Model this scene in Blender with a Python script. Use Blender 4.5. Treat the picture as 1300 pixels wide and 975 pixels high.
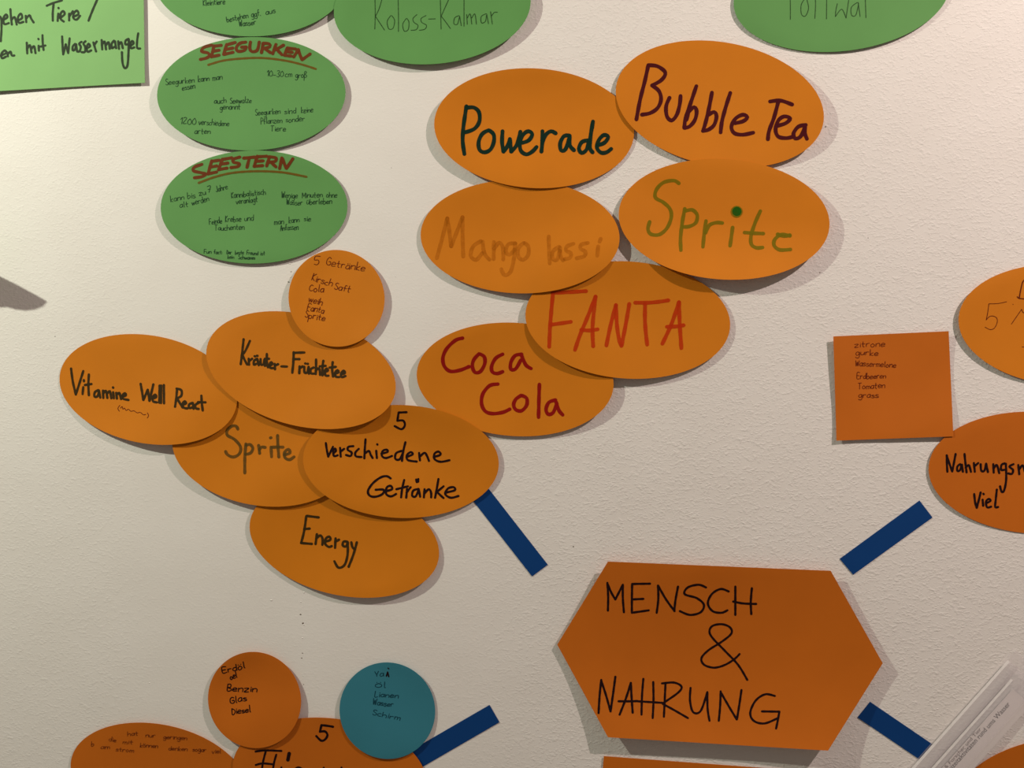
import bpy, math, random
import numpy as np
from mathutils import Vector

# ------------------------------------------------------------------ clear
for o in list(bpy.data.objects): bpy.data.objects.remove(o)
sc = bpy.context.scene
COL = sc.collection
R = math.radians

# ------------------------------------------------------------------ camera (1300 x 975 frame)
F = 975.0                       # focal length in pixels
D = 0.69                        # metres from the wall along the axis
YAW = R(6.0)
ZC = 1.50
CX = D * math.tan(YAW)
cam_d = bpy.data.cameras.new('camera'); cam = bpy.data.objects.new('camera', cam_d); COL.objects.link(cam)
cam_d.sensor_width = 36; cam_d.lens = 36 * F / 1300; cam_d.clip_start = 0.01
cam.location = (CX, -D, ZC); cam.rotation_euler = (R(90), 0, YAW)
sc.camera = cam

# ------------------------------------------------------------------ world, lamps, exposure
w = bpy.data.worlds.new('room_light'); sc.world = w; w.use_nodes = True
w.node_tree.nodes['Background'].inputs[0].default_value = (1.0, 0.86, 0.74, 1)
w.node_tree.nodes['Background'].inputs[1].default_value = 0.155
def lamp(name, loc, power, col, rad=0.02):
    d = bpy.data.lights.new(name, 'POINT'); d.energy = power; d.color = col; d.shadow_soft_size = rad
    o = bpy.data.objects.new(name, d); COL.objects.link(o); o.location = loc
    return o
LAMP_L = (-0.94, -0.60, 2.19)
LAMP_R = (0.94, -0.65, 2.32)
lamp('ceiling_lamp_light', LAMP_L, 39.5, (0.98, 1.0, 0.82), .012)
lamp('ceiling_lamp_light', LAMP_R, 47, (1.0, 0.825, 0.755), .012)
sc.view_settings.view_transform = 'Standard'; sc.view_settings.look = 'None'
sc.view_settings.exposure = 0.0; sc.view_settings.gamma = 1.0; sc.view_settings.use_curve_mapping = False

# ------------------------------------------------------------------ materials
def srgb(r, g, b):
    f = lambda c: (c/255/12.92) if c/255 <= .04045 else ((c/255+.055)/1.055)**2.4
    return (f(r), f(g), f(b), 1)
def newmat(name):
    m = bpy.data.materials.new(name); m.use_nodes = True
    return m, m.node_tree.nodes, m.node_tree.links, m.node_tree.nodes['Principled BSDF']
def paper_mat(name, col, rough=0.68, spec=0.2):
    m, n, l, b = newmat(name)
    tc = n.new('ShaderNodeTexCoord')
    n1 = n.new('ShaderNodeTexNoise'); n1.inputs['Scale'].default_value = 22; n1.inputs['Detail'].default_value = 3
    n2 = n.new('ShaderNodeTexNoise'); n2.inputs['Scale'].default_value = 1400; n2.inputs['Detail'].default_value = 2
    l.new(tc.outputs['Object'], n1.inputs['Vector']); l.new(tc.outputs['Object'], n2.inputs['Vector'])
    mx = n.new('ShaderNodeMix'); mx.data_type = 'RGBA'
    mx.inputs[6].default_value = tuple(c*.93 for c in col[:3])+(1,); mx.inputs[7].default_value = tuple(min(1, c*1.07) for c in col[:3])+(1,)
    l.new(n1.outputs['Fac'], mx.inputs[0]); l.new(mx.outputs[2], b.inputs['Base Color'])
    bp = n.new('ShaderNodeBump'); bp.inputs['Strength'].default_value = .12; bp.inputs['Distance'].default_value = .0002
    l.new(n2.outputs['Fac'], bp.inputs['Height']); l.new(bp.outputs['Normal'], b.inputs['Normal'])
    b.inputs['Roughness'].default_value = rough; b.inputs['Specular IOR Level'].default_value = spec
    return m
ORANGE = paper_mat('orange_paper', srgb(205, 120, 15))
ORANGE_DULL = paper_mat('orange_paper_dull', srgb(195, 103, 19))
GREEN = paper_mat('green_paper', srgb(93, 147, 80))
GREEN_LIGHT = paper_mat('light_green_paper', srgb(123, 171, 104))
TEAL = paper_mat('teal_paper', srgb(53, 123, 141))
BLUE = paper_mat('blue_paper', srgb(1, 59, 121))
WHITE = paper_mat('white_paper', srgb(216, 208, 206))
def ink_mat(name, col, alpha=1.0, streak=0.0):
    m, n, l, b = newmat(name)
    b.inputs['Base Color'].default_value = col; b.inputs['Roughness'].default_value = .6
    b.inputs['Specular IOR Level'].default_value = .1
    if alpha < 1:
        tc = n.new('ShaderNodeTexCoord'); ns = n.new('ShaderNodeTexNoise'); ns.inputs['Scale'].default_value = 260
        l.new(tc.outputs['Object'], ns.inputs['Vector'])
        mr = n.new('ShaderNodeMapRange'); mr.inputs[3].default_value = max(0, alpha-.1); mr.inputs[4].default_value = min(1, alpha+.1)
        mr.inputs[1].default_value = .3; mr.inputs[2].default_value = .7
        l.new(ns.outputs['Fac'], mr.inputs[0]); l.new(mr.outputs[0], b.inputs['Alpha'])
    return m
INK = {
 'teal': ink_mat('dark_green_marker', srgb(8, 42, 32), .97),
 'maroon': ink_mat('maroon_marker', srgb(72, 10, 20), .97),
 'olive': ink_mat('olive_marker', srgb(124, 110, 8), .76),
 'green': ink_mat('green_marker', srgb(30, 92, 14), .85),
 'ochre': ink_mat('ochre_marker', srgb(182, 102, 6), .32),
 'red': ink_mat('red_marker', srgb(196, 54, 8), .74),
 'darkred': ink_mat('dark_red_marker', srgb(142, 14, 12), .93),
 'brown': ink_mat('grey_brown_marker', srgb(56, 42, 18), .9),
 'grey': ink_mat('faded_grey_marker', srgb(92, 72, 30), .68),
 'black': ink_mat('black_marker', srgb(30, 10, 14)),
 'greenblack': ink_mat('black_marker_on_green', srgb(30, 46, 20), .93),
 'rust': ink_mat('rust_marker', srgb(108, 48, 10), .95),
 'olivebrown': ink_mat('olive_brown_marker', srgb(112, 82, 14), .8),
 'pen': ink_mat('dark_green_pen', srgb(24, 60, 36), .85),
 'penfine': ink_mat('fine_dark_pen', srgb(34, 62, 30), .72),
 'penred': ink_mat('dark_red_pen', srgb(96, 24, 10), .85),
 'faint': ink_mat('faint_pencil', srgb(92, 30, 20), .5),
 'penblue': ink_mat('pen_on_blue', srgb(14, 58, 74), .8),
 'print': ink_mat('printed_black', srgb(26, 20, 22)),
 'printgrey': ink_mat('printed_grey', srgb(96, 84, 82)),
}

# ------------------------------------------------------------------ geometry helpers
cy_, sy_ = math.cos(YAW), math.sin(YAW)
def P(px, py, h):
    """wall point (lifted h metres off the wall) seen at photo pixel px,py"""
    dx, dz = (px-650)/F, (487.5-py)/F
    d = (cy_*dx - sy_, sy_*dx + cy_, dz)
    t = (-h + D)/d[1]
    return Vector((CX + d[0]*t, -h, ZC + d[2]*t))
def link_mesh(name, vs, fs, mat, parent=None, smooth=True, origin=None):
    me = bpy.data.meshes.new(name)
    o0 = origin if origin is not None else Vector((0, 0, 0))
    me.from_pydata([tuple(Vector(v)-o0) for v in vs], [], fs); me.update()
    if mat: me.materials.append(mat)
    if smooth:
        for p in me.polygons: p.use_smooth = True
    o = bpy.data.objects.new(name, me); COL.objects.link(o)
    if parent is not None: o.parent = parent
    else: o.location = o0
    return o
def tag(o, label, cat=None, group=None):
    o['label'] = label
    if cat: o['category'] = cat
    if group: o['group'] = group
    return o

# ------------------------------------------------------------------ setting: wall and floor
def wall_mat():
    m, n, l, b = newmat('rough_white_plaster')
    tc = n.new('ShaderNodeTexCoord')
    mp = n.new('ShaderNodeMapping'); mp.inputs['Scale'].default_value = (1.0, 1, 1.5)
    l.new(tc.outputs['Object'], mp.inputs['Vector'])
    def noise(sc_, det, rough=.5, dist=0):
        t = n.new('ShaderNodeTexNoise'); t.inputs['Scale'].default_value = sc_; t.inputs['Detail'].default_value = det
        t.inputs['Roughness'].default_value = rough; t.inputs['Distortion'].default_value = dist
        l.new(mp.outputs['Vector'], t.inputs['Vector']); return t
    coarse = noise(330, 3, .55, .1)      # roughcast grains of a few millimetres
    fine = noise(420, 3)
    wide = noise(14, 3)
    # the trowelled smoother strip between the wallpaper lanes: a band in x
    sx = n.new('ShaderNodeSeparateXYZ'); l.new(tc.outputs['Object'], sx.inputs[0])
    a = n.new('ShaderNodeMapRange'); a.interpolation_type = 'SMOOTHSTEP'
    a.inputs[1].default_value = -.40; a.inputs[2].default_value = -.33; a.inputs[3].default_value = .55; a.inputs[4].default_value = 1
    c = n.new('ShaderNodeMapRange'); c.interpolation_type = 'SMOOTHSTEP'
    c.inputs[1].default_value = -.10; c.inputs[2].default_value = .10; c.inputs[3].default_value = 1; c.inputs[4].default_value = 0
    l.new(sx.outputs[0], a.inputs[0]); l.new(sx.outputs[0], c.inputs[0])
    mu = n.new('ShaderNodeMath'); mu.operation = 'MULTIPLY'; l.new(a.outputs[0], mu.inputs[0]); l.new(c.outputs[0], mu.inputs[1])
    st = n.new('ShaderNodeMapRange'); st.inputs[3].default_value = 1.0; st.inputs[4].default_value = .22
    l.new(mu.outputs[0], st.inputs[0])
    rp = n.new('ShaderNodeMapRange'); rp.inputs[1].default_value = .50; rp.inputs[2].default_value = .74
    patch = noise(120, 3, .6, .6)
    av = n.new('ShaderNodeMath'); av.operation = 'MULTIPLY_ADD'; av.inputs[1].default_value = .55
    l.new(coarse.outputs['Fac'], av.inputs[0])
    pm = n.new('ShaderNodeMath'); pm.operation = 'MULTIPLY'; pm.inputs[1].default_value = .48
    l.new(patch.outputs['Fac'], pm.inputs[0]); l.new(pm.outputs[0], av.inputs[2]); l.new(av.outputs[0], rp.inputs[0])
    h1 = n.new('ShaderNodeMath'); h1.operation = 'MULTIPLY'; l.new(rp.outputs[0], h1.inputs[0]); l.new(st.outputs[0], h1.inputs[1])
    h2 = n.new('ShaderNodeMath'); h2.operation = 'MULTIPLY_ADD'; l.new(fine.outputs['Fac'], h2.inputs[0]); h2.inputs[1].default_value = .12
    l.new(h1.outputs[0], h2.inputs[2])
    h3 = n.new('ShaderNodeMath'); h3.operation = 'MULTIPLY_ADD'; l.new(wide.outputs['Fac'], h3.inputs[0]); h3.inputs[1].default_value = .6
    l.new(h2.outputs[0], h3.inputs[2])
    bp = n.new('ShaderNodeBump'); bp.inputs['Strength'].default_value = .42; bp.inputs['Distance'].default_value = .0009
    l.new(h3.outputs[0], bp.inputs['Height']); l.new(bp.outputs['Normal'], b.inputs['Normal'])
    mx = n.new('ShaderNodeMix'); mx.data_type = 'RGBA'
    mx.inputs[6].default_value = srgb(226, 221, 216); mx.inputs[7].default_value = srgb(234, 230, 226)
    l.new(wide.outputs['Fac'], mx.inputs[0]); l.new(mx.outputs[2], b.inputs['Base Color'])
    b.inputs['Roughness'].default_value = .85; b.inputs['Specular IOR Level'].default_value = .2
    return m
WALL = wall_mat()
def box(name, x0, x1, y0, y1, z0, z1, mat):
    vs = [(x, y, z) for x in (x0, x1) for y in (y0, y1) for z in (z0, z1)]
    fs = [(0, 1, 3, 2), (4, 6, 7, 5), (0, 4, 5, 1), (2, 3, 7, 6), (0, 2, 6, 4), (1, 5, 7, 3)]
    return link_mesh(name, vs, fs, mat, smooth=False)
wall = box('wall_back', -3, 3, 0, .12, 0, 3.2, WALL); wall['kind'] = 'structure'
fm, fn, fl, fb = newmat('grey_floor'); fb.inputs['Base Color'].default_value = srgb(150, 138, 125); fb.inputs['Roughness'].default_value = .6
fnz = fn.new('ShaderNodeTexNoise'); fnz.inputs['Scale'].default_value = 30
fmx = fn.new('ShaderNodeMix'); fmx.data_type = 'RGBA'; fmx.inputs[6].default_value = srgb(140, 128, 115); fmx.inputs[7].default_value = srgb(160, 148, 134)
fl.new(fnz.outputs['Fac'], fmx.inputs[0]); fl.new(fmx.outputs[2], fb.inputs['Base Color'])
fo = box('floor', -3, 3, -3, .12, -.08, 0, fm); fo['kind'] = 'structure'

# ------------------------------------------------------------------ cards
CARDS = []          # built so far, bottom to top
THICK = 0.00028
class Card:
    """a sheet of card stock: closed outline in photo pixels, resting on the wall or on cards below, edges curling off"""
    def __init__(s, pts, lift, seed=1, amp=.0011, base=.0004, centre=None, extra=None):
        s.pts = pts
        xs = [p[0] for p in pts]; ys = [p[1] for p in pts]
        s.cx = (min(xs)+max(xs))/2; s.cy = (min(ys)+max(ys))/2
        if centre: s.cx, s.cy = centre
        s.rx = (max(xs)-min(xs))/2; s.ry = (max(ys)-min(ys))/2
        s.lift = [v*.0006 for v in lift]      # mm at E, S, W, N edges
        s.base = base; s.amp = amp; s.extra = extra
        rnd = random.Random(seed); s.ph = [rnd.uniform(0, 6.28) for _ in range(6)]
        s.rings = 16; s.bend = None
    def raw(s, x, y):
        u = (x-s.cx)/s.rx; v = (y-s.cy)/s.ry
        E, S, W, N = s.lift
        h = E*max(u, 0)**2 + W*min(u, 0)**2 + S*max(v, 0)**2 + N*min(v, 0)**2
        p = s.ph
        h += s.amp*(1 + .5*math.sin(2.6*u+1.1*v+p[0]) + .35*math.sin(3.1*v-1.7*u+p[1]) + .2*math.sin(5*u+p[2])*math.cos(3*v+p[3]))*min(1, u*u+v*v+.15)
        if s.extra: h += s.extra(u, v)
        return h
    def h(s, x, y): return s.raw(x, y) + s.base + s.bent(x, y)
    def inside(s, x, y):
        c = False; n = len(s.pts); j = n-1
        for i in range(n):
            xi, yi = s.pts[i]; xj, yj = s.pts[j]
            if (yi > y) != (yj > y) and x < (xj-xi)*(y-yi)/(yj-yi)+xi: c = not c
            j = i
        return c
    def settle(s):
        """bend the sheet over the cards it covers: raise it only where needed, with a soft shoulder around"""
        nx, ny = 57, 43
        x0, y0 = s.cx-s.rx, s.cy-s.ry; X = np.linspace(x0, s.cx+s.rx, nx); Y = np.linspace(y0, s.cy+s.ry, ny)
        r = np.zeros((ny, nx))
        low = [c for c in CARDS if abs(c.cx-s.cx) < c.rx+s.rx+2 and abs(c.cy-s.cy) < c.ry+s.ry+2]
        if not low: return
        for j, y in enumerate(Y):
            for i, x in enumerate(X):
                for c in low:
                    if c.inside(c.cx+(x-c.cx)*.985, c.cy+(y-c.cy)*.985) : r[j, i] = max(r[j, i], c.h(x, y)+THICK+.00045-s.h(x, y))
        if r.max() <= 0: return
        jj, ii = np.nonzero(r > 0); o = np.zeros_like(r); XX, YY = np.meshgrid(X, Y); sg = 48.0
        for j, i in zip(jj, ii):
            o = np.maximum(o, r[j, i]*np.exp(-((XX-X[i])**2+(YY-Y[j])**2)/(sg*sg)))
        for _ in range(6):
            p = np.pad(o, 1, mode='edge'); o = (p[:-2, 1:-1]+p[2:, 1:-1]+p[1:-1, :-2]+p[1:-1, 2:]+2*o)/6
        o += max(0.0, float((r-o).max()))*np.minimum(1, o/max(1e-9, o.max())*4)
        s.bend = (x0, y0, X[1]-X[0], Y[1]-Y[0], o)
    def bent(s, x, y):
        if s.bend is None: return 0.0
        x0, y0, dx, dy, o = s.bend
        u = min(max((x-x0)/dx, 0), o.shape[1]-1.001); v = min(max((y-y0)/dy, 0), o.shape[0]-1.001)
        i, j = int(u), int(v); u -= i; v -= j
        return float((o[j, i]*(1-u)+o[j, i+1]*u)*(1-v)+(o[j+1, i]*(1-u)+o[j+1, i+1]*u)*v)
    def build(s, name, mat, label, cat='card', group=None):
        s.settle(); CARDS.append(s)
        n = len(s.pts); rings = s.rings
        org = P(s.cx, s.cy, s.h(s.cx, s.cy)); s.org = org
        front = [P(s.cx, s.cy, s.h(s.cx, s.cy))]
        for k in range(1, rings+1):
            f = k/rings
            for (x, y) in s.pts:
                X = s.cx+(x-s.cx)*f; Y = s.cy+(y-s.cy)*f
                front.append(P(X, Y, s.h(X, Y)))
        N = len(front)
        vs = front + [v+Vector((0, THICK, 0)) for v in front]
        fs = []
        for i in range(n):
            j = (i+1) % n
            fs.append((0, 1+i, 1+j)); fs.append((N, N+1+j, N+1+i))
            for k in range(rings-1):
                a = 1+k*n; b = 1+(k+1)*n
                fs.append((a+i, b+i, b+j, a+j)); fs.append((N+a+i, N+a+j, N+b+j, N+b+i))
        e = 1+(rings-1)*n
        o = link_mesh(name, vs, fs, mat, origin=org)
        # rim as its own ring of faces with flat normals
        rim_v = [front[e+i] for i in range(n)] + [front[e+i]+Vector((0, THICK, 0)) for i in range(n)]
        me = o.data
        import bmesh
        bm = bmesh.new(); bm.from_mesh(me)
        rv = [bm.verts.new(v-org) for v in rim_v]
        for i in range(n):
            j = (i+1) % n
            bm.faces.new((rv[i], rv[i+n], rv[j+n], rv[j]))
        bmesh.ops.recalc_face_normals(bm, faces=bm.faces)
        bm.to_mesh(me); bm.free()
        s.o = o; s.nink = 0
        tag(o, label, cat, group)
        return s
def oval(L, Rr, T, B, e=0, n=96, sq=0.0):
    cx, cy, X, Y = (L+Rr)/2, (T+B)/2, (Rr-L)/2, (B-T)/2
    q = math.sqrt(max(Y*Y-e*e, 1)); pts = []
    for i in range(n):
        t = 2*math.pi*i/n
        k = 1 + sq*math.sin(2*t)**2
        pts.append((cx + X*math.cos(t)*k, cy + (e*math.cos(t) + q*math.sin(t))*k))
    return pts
def poly(corners, per=14):
    pts = []; n = len(corners)
    for i in range(n):
        (x0, y0), (x1, y1) = corners[i], corners[(i+1) % n]
        for k in range(per):
            f = k/per; pts.append((x0+(x1-x0)*f, y0+(y1-y0)*f))
    return pts

# ------------------------------------------------------------------ handwriting: ribbons of ink lying on a card
def catmull(pts, step):
    if len(pts) == 1: return [pts[0], (pts[0][0]+.01, pts[0][1]+.01)]
    if len(pts) == 2:
        P_ = [pts[0], ((pts[0][0]+pts[1][0])/2, (pts[0][1]+pts[1][1])/2), pts[1]]
    else: P_ = pts
    out = []
    for i in range(len(P_)-1):
        p0 = P_[max(i-1, 0)]; p1 = P_[i]; p2 = P_[i+1]; p3 = P_[min(i+2, len(P_)-1)]
        d = math.hypot(p2[0]-p1[0], p2[1]-p1[1]); m = max(1, int(math.ceil(d/step)))
        for k in range(m):
            t = k/m
            out.append(tuple(.5*((2*p1[a])+(-p0[a]+p2[a])*t+(2*p0[a]-5*p1[a]+4*p2[a]-p3[a])*t*t+(-p0[a]+3*p1[a]-3*p2[a]+p3[a])*t**3) for a in (0, 1)))
    out.append(P_[-1]); return out
def ribbon(card, stroke, width, vs, fs, lift):
    S = catmull(stroke, max(.8, width*.5))
    n = len(S); hw = width/2
    caps = 5 if width > 2 else 3
    L = []; Rt = []
    for i in range(n):
        a = S[max(i-1, 0)]; b = S[min(i+1, n-1)]
        tx, ty = b[0]-a[0], b[1]-a[1]; q = math.hypot(tx, ty) or 1; tx /= q; ty /= q
        wv = hw*(1+.06*math.sin(i*.9+S[0][0]))
        L.append((S[i][0]-ty*wv, S[i][1]+tx*wv)); Rt.append((S[i][0]+ty*wv, S[i][1]-tx*wv))
    def V(p):
        hh = card.h(p[0], p[1]) + lift
        vs.append(P(p[0], p[1], hh)); return len(vs)-1
    li = [V(p) for p in L]; ri = [V(p) for p in Rt]
    for i in range(n-1): fs.append((li[i], ri[i], ri[i+1], li[i+1]))
    for end in (0, n-1):                       # round pen tips
        c = S[end]; a0 = math.atan2(L[end][1]-c[1], L[end][0]-c[0]); sgn = 1 if end == 0 else -1
        prev = li[end]; ci = V(c)
        for k in range(1, caps+1):
            a = a0 + sgn*math.pi*k/caps
            nx = ri[end] if k == caps else V((c[0]+hw*math.cos(a), c[1]+hw*math.sin(a)))
            fs.append((prev, nx, ci)); prev = nx
def write(card, ink, width, strokes, off=None, sc_=1.0, name='handwriting', label=None):
    vs, fs = [], []
    for st in strokes:
        if off: st = [(off[0]+x*sc_, off[1]+y*sc_) for x, y in st]
        card.nink += 1
        ribbon(card, st, width, vs, fs, .00012 + .000004*(card.nink % 24))
    o = link_mesh(name, vs, fs, INK[ink], parent=card.o, smooth=False, origin=card.org)
    if label: o['label'] = label
    return o
def dot(card, ink, x, y, r, lift=.00015):
    vs = [P(x, y, card.h(x, y)+lift)]; fs = []
    for k in range(20):
        a = 2*math.pi*k/20; q = (x+r*math.cos(a), y+r*math.sin(a)); vs.append(P(q[0], q[1], card.h(*q)+lift)); fs.append((0, 1+k, 1+(k+1) % 20))
    return link_mesh('ink_dot', vs, fs, INK[ink], parent=card.o, smooth=False, origin=card.org)
FONT = {'a': "6q2q0m0k2i5k6q 6q6i", 'b': "0y0i4i6m4q0n", 'c': "5p3q0m1i5i", 'd': "6q2q0m2i5j6o 6y6i", 'e': "0m6n5q2q0m1i6j",
 'f': "5x3y2v2i 0q5q", 'g': "6q2q0m2i5k6q6e3b0d", 'h': "0y0i 0n3q6p6i", 'i': "1q1i 1t1u", 'j': "3q3d1b 3t3u", 'k': "0y0i 5q0l5i",
 'l': "1y1j2i", 'm': "0q0i 0o2q4p4i 4o6q8p8i", 'n': "0q0i 0n3q6p6i", 'o': "3q0n1i4i6m3q", 'p': "0q0a 0p4q6m3i0k", 'r': "0q0i 0n2q5q",
 's': "5p2q0o5l5j2i0j", 't': "2w2j4i 0q5q", 'u': "0q0k2i5k6q 6q6i", 'v': "0q3i6q", 'w': "0q2i4p6i8q", 'y': "0q3j 6q2c0b", 'z': "0q6q0i6i",
 'ß': "0a0w3y5w2q6n5j2i", 'ä': "6q2q0m0k2i5k6q 6q6i 2t2u 5t5u", 'ü': "0q0k2i5k6q 6q6i 1t1u 5t5u", 'ö': "3q0n1i4i6m3q 1t1u 5t5u",
 'A': "0i3y6i 1o5o", 'B': "0y0i5j5n0q4r4x0y", 'C': "6w3y0t0l3i6k", 'D': "0y0i5k6s0y", 'E': "6y0y0i6i 0q5q", 'F': "6y0y0i 0q5q",
 'G': "6w3y0t0l3i6k6p3p", 'J': "5y5k3i0k", 'K': "0y0i 5y0p5i", 'L': "0y0i5i", 'M': "0i0y4n8y8i", 'P': "0i0y5w5r0p", 'S': "5x2y0u5o5j2i0k",
 'T': "0y7y 3y3i", 'U': "0y0k3i6k6y", 'W': "0y2i4u6i8y", 'Y': "0y3p6y 3p3i", 'Ö': "3v0r0l3i6l6r3v 1x1y 5x5y", '0': "3y0s0l3i6l6s3y", '1': "0t3y3i",
 '2': "0w3y5v0i6i", '3': "0x4y5u2q5n4i0j", '5': "6y1y0r4r5m3i0j", '7': "0y6y2i 1q5q", '-': "0m5m", '.': "0i0j", ':': "0i0j 0o0p", '(': "2y0q2e", ')': "0y2q0e"}
def word_strokes(txt, x0, y0, x1, y1, xh, seed=0):
    rnd = random.Random(hash_(txt)+seed); out = []; x = 0; items = []
    for ch in txt:
        if ch == ' ': x += .7; continue
        g = [[(int(q[i])/9*.95, (ord(q[i+1])-105)/8) for i in range(0, len(q), 2)] for q in FONT[ch].split()]
        wd = max(p[0] for s_ in g for p in s_)
        items.append((x, g)); x += wd+.24
    tot = max(x-.24, .3); L = math.hypot(x1-x0, y1-y0); ux, uy = (x1-x0)/L, (y1-y0)/L; kx = L/tot
    for (ox, g) in items:
        jy = rnd.uniform(-.12, .12); js = rnd.uniform(.9, 1.1)
        for s_ in g:
            st = []
            for (px, py) in s_:
                a = (ox+px)*kx; b = (py*js+jy)*xh + rnd.uniform(-.05, .05)*xh
                a += b*.06
                st.append((x0+ux*a+uy*b, y0+uy*a-ux*b))
            out.append(st)
    return out
def hash_(t): return sum((i+1)*ord(c) for i, c in enumerate(t))
def words(card, ink, width, xh, lst):
    """each entry one written line: list of words sharing a line -> one part"""
    for line in lst:
        st = []
        for (t, x0, y0, x1, y1) in line: st += word_strokes(t, x0, y0, x1, y1, xh)
        write(card, ink, width, st)

GO = 'orange oval cards'; GG = 'green oval cards'
#@@CARDS
# --- green cards, top left
green_rect = Card(poly([(-150, -60), (181.5, -60), (183.8, 105), (-150, 124)]), (2.2, 2.5, 0, 0), 3).build(
    'rectangular_card', GREEN_LIGHT, 'light green rectangular card with black marker lines in the top left corner')
jelly = Card(oval(195.3, 441.5, -98, 46.2, 0), (4.5, 3, 4, 0), 4).build('oval_card', GREEN, 'green oval card with tiny dark writing, cut by the top edge above the SEEGURKEN card', group=GG)
kalmar = Card(oval(423.8, 673.7, -65, 81.7, -7), (8, 7, 1, 5), 5).build('oval_card', GREEN, 'green oval card with thin pencil lettering at top centre', group=GG)
wal = Card(oval(931.5, 1206, -82, 66, -12), (.6, .6, 0, 0), 6).build('oval_card', GREEN, 'flat green oval card at the top right edge of the picture', group=GG)
gurke = Card(oval(199.4, 438.6, 47, 191, -2), (4.5, 2.6, 7.5, 2), 7).build('oval_card', GREEN, 'green oval card headed SEEGURKEN in underlined rust-coloured capitals', group=GG)
stern = Card(oval(204, 441, 191, 334.6, -1), (2, 1.8, 4.5, 0), 8).build('oval_card', GREEN, 'green oval card headed SEESTERN, lowest of the left column', group=GG)

# --- orange group, upper middle
coca = Card(oval(529, 779, 409.4, 554, 6), (7.5, 3.6, 7, 4), 9).build('oval_card', ORANGE, 'orange oval card with two dark red words stacked one above the other', group=GO)
fanta = Card(oval(667, 927, 331.5, 481, 6), (1.5, 5.5, 4, 7), 10).build('oval_card', ORANGE, 'orange oval card with light red capital letters below the faintly lettered one', group=GO)
mango = Card(oval(534, 786.6, 228, 372.5, 2), (1, 2.5, 3, 4), 11).build('oval_card', ORANGE, 'orange oval card with barely visible ochre lettering', group=GO)
power = Card(oval(551.2, 805, 86.5, 239, 5), (0.5, 2, 7, 8), 12).build('oval_card', ORANGE, 'orange oval card with one thick dark green word, left of the maroon one', group=GO)
bubble = Card(oval(781.7, 1046, 51.2, 213, 16), (10, 1.5, 2.5, 2), 13).build('oval_card', ORANGE, 'tilted orange oval card with two thick maroon words', group=GO)
sprite = Card(oval(785.4, 1053.2, 201.5, 355.2, 6), (9, 15, 3, 1), 14).build('oval_card', ORANGE, 'orange oval card with olive green lettering and a large green dot', group=GO)

# --- blue paper strips
strip_a = Card(poly([(595, 588), (576, 604.5), (675.4, 731.8), (695.4, 717)]), (0, 0, 0, 0), 20, amp=.0001).build(
    'paper_strip', BLUE, 'blue paper strip running down right from the lower edge of an oval card', 'paper strip', 'blue paper strips')
strip_b = Card(poly([(1066, 709.5), (1167.4, 635.4), (1183.8, 657), (1083, 729.7)]), (0, 0, 0, 0), 21, amp=.0001).build(
    'paper_strip', BLUE, 'blue paper strip above the right shoulder of the hexagonal card', 'paper strip', 'blue paper strips')
strip_c = Card(poly([(1104.6, 891), (1185, 945.7), (1167, 964), (1088.6, 911)]), (0, 0, 0, 0), 22, amp=.0001).build(
    'paper_strip', BLUE, 'blue paper strip between the hexagonal card and the clear sleeve', 'paper strip', 'blue paper strips')
strip_d = Card(poly([(621.4, 895), (634, 917), (500, 994.7), (486, 973.4)]), (0, 0, 0, 0), 23, amp=.0001).build(
    'paper_strip', BLUE, 'blue paper strip reaching out from behind the teal round card', 'paper strip', 'blue paper strips')

# --- orange group, left
energy = Card(oval(316.8, 557.4, 612, 759, 17), (2, 5, 2.2, 5), 15).build('oval_card', ORANGE, 'orange oval card reading Energy in grey-brown marker, lowest of the left cluster', group=GO)
sprite2 = Card(oval(218.5, 445, 500, 643.3, 11), (0, 2.5, 8, 1), 16).build('oval_card', ORANGE, 'orange oval card with faded grey lettering, half covered in the left cluster', group=GO)
versch = Card(oval(384.7, 633.2, 514, 657.7, 3), (2, 1.5, 8, 7), 17).build('oval_card', ORANGE, 'orange oval card reading 5 verschiedene Getränke in black', group=GO)
vitamin = Card(oval(75.5, 301, 424, 564.8, 13), (0.5, 5, 1, 1), 18).build('oval_card', ORANGE, 'orange oval card with three grey-brown words, leftmost of the left cluster', group=GO)
kraut = Card(oval(261.8, 502.4, 395, 544.8, 21), (2, 7, 6, 0), 19).build('oval_card', ORANGE, 'orange oval card reading Kräuter-Früchtetee', group=GO)
rund = Card(oval(366.3, 488.2, 317.2, 440.2, 1), (4, 2.5, 4, 0), 24).build('round_card', ORANGE, 'orange round card with a thin handwritten list, below the SEESTERN card')

# --- bottom left group
strom = Card(oval(89.6, 314.5, 917.4, 1059, 16), (1.5, 1, 0.5, 3), 25).build('oval_card', ORANGE_DULL, 'orange oval card with faint illegible writing in the bottom left corner', group=GO)
fluss = Card(oval(295.5, 541, 911, 1055, 10), (1, 1, 1, 3), 26).build('oval_card', ORANGE_DULL, 'orange oval card with a black 5, behind the teal round card at the bottom', group=GO)
kreis = Card(oval(264, 382.2, 827.6, 949.8, 2), (1, .8, 2.6, 5), 27).build('round_card', ORANGE_DULL, 'orange round card with dark scribbled list, left of the teal round card')
blau = Card(oval(431, 552.4, 841, 963.6, 1), (.2, .5, .8, 2), 28).build('round_card', TEAL, 'teal blue round card with faint dark writing')

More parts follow.
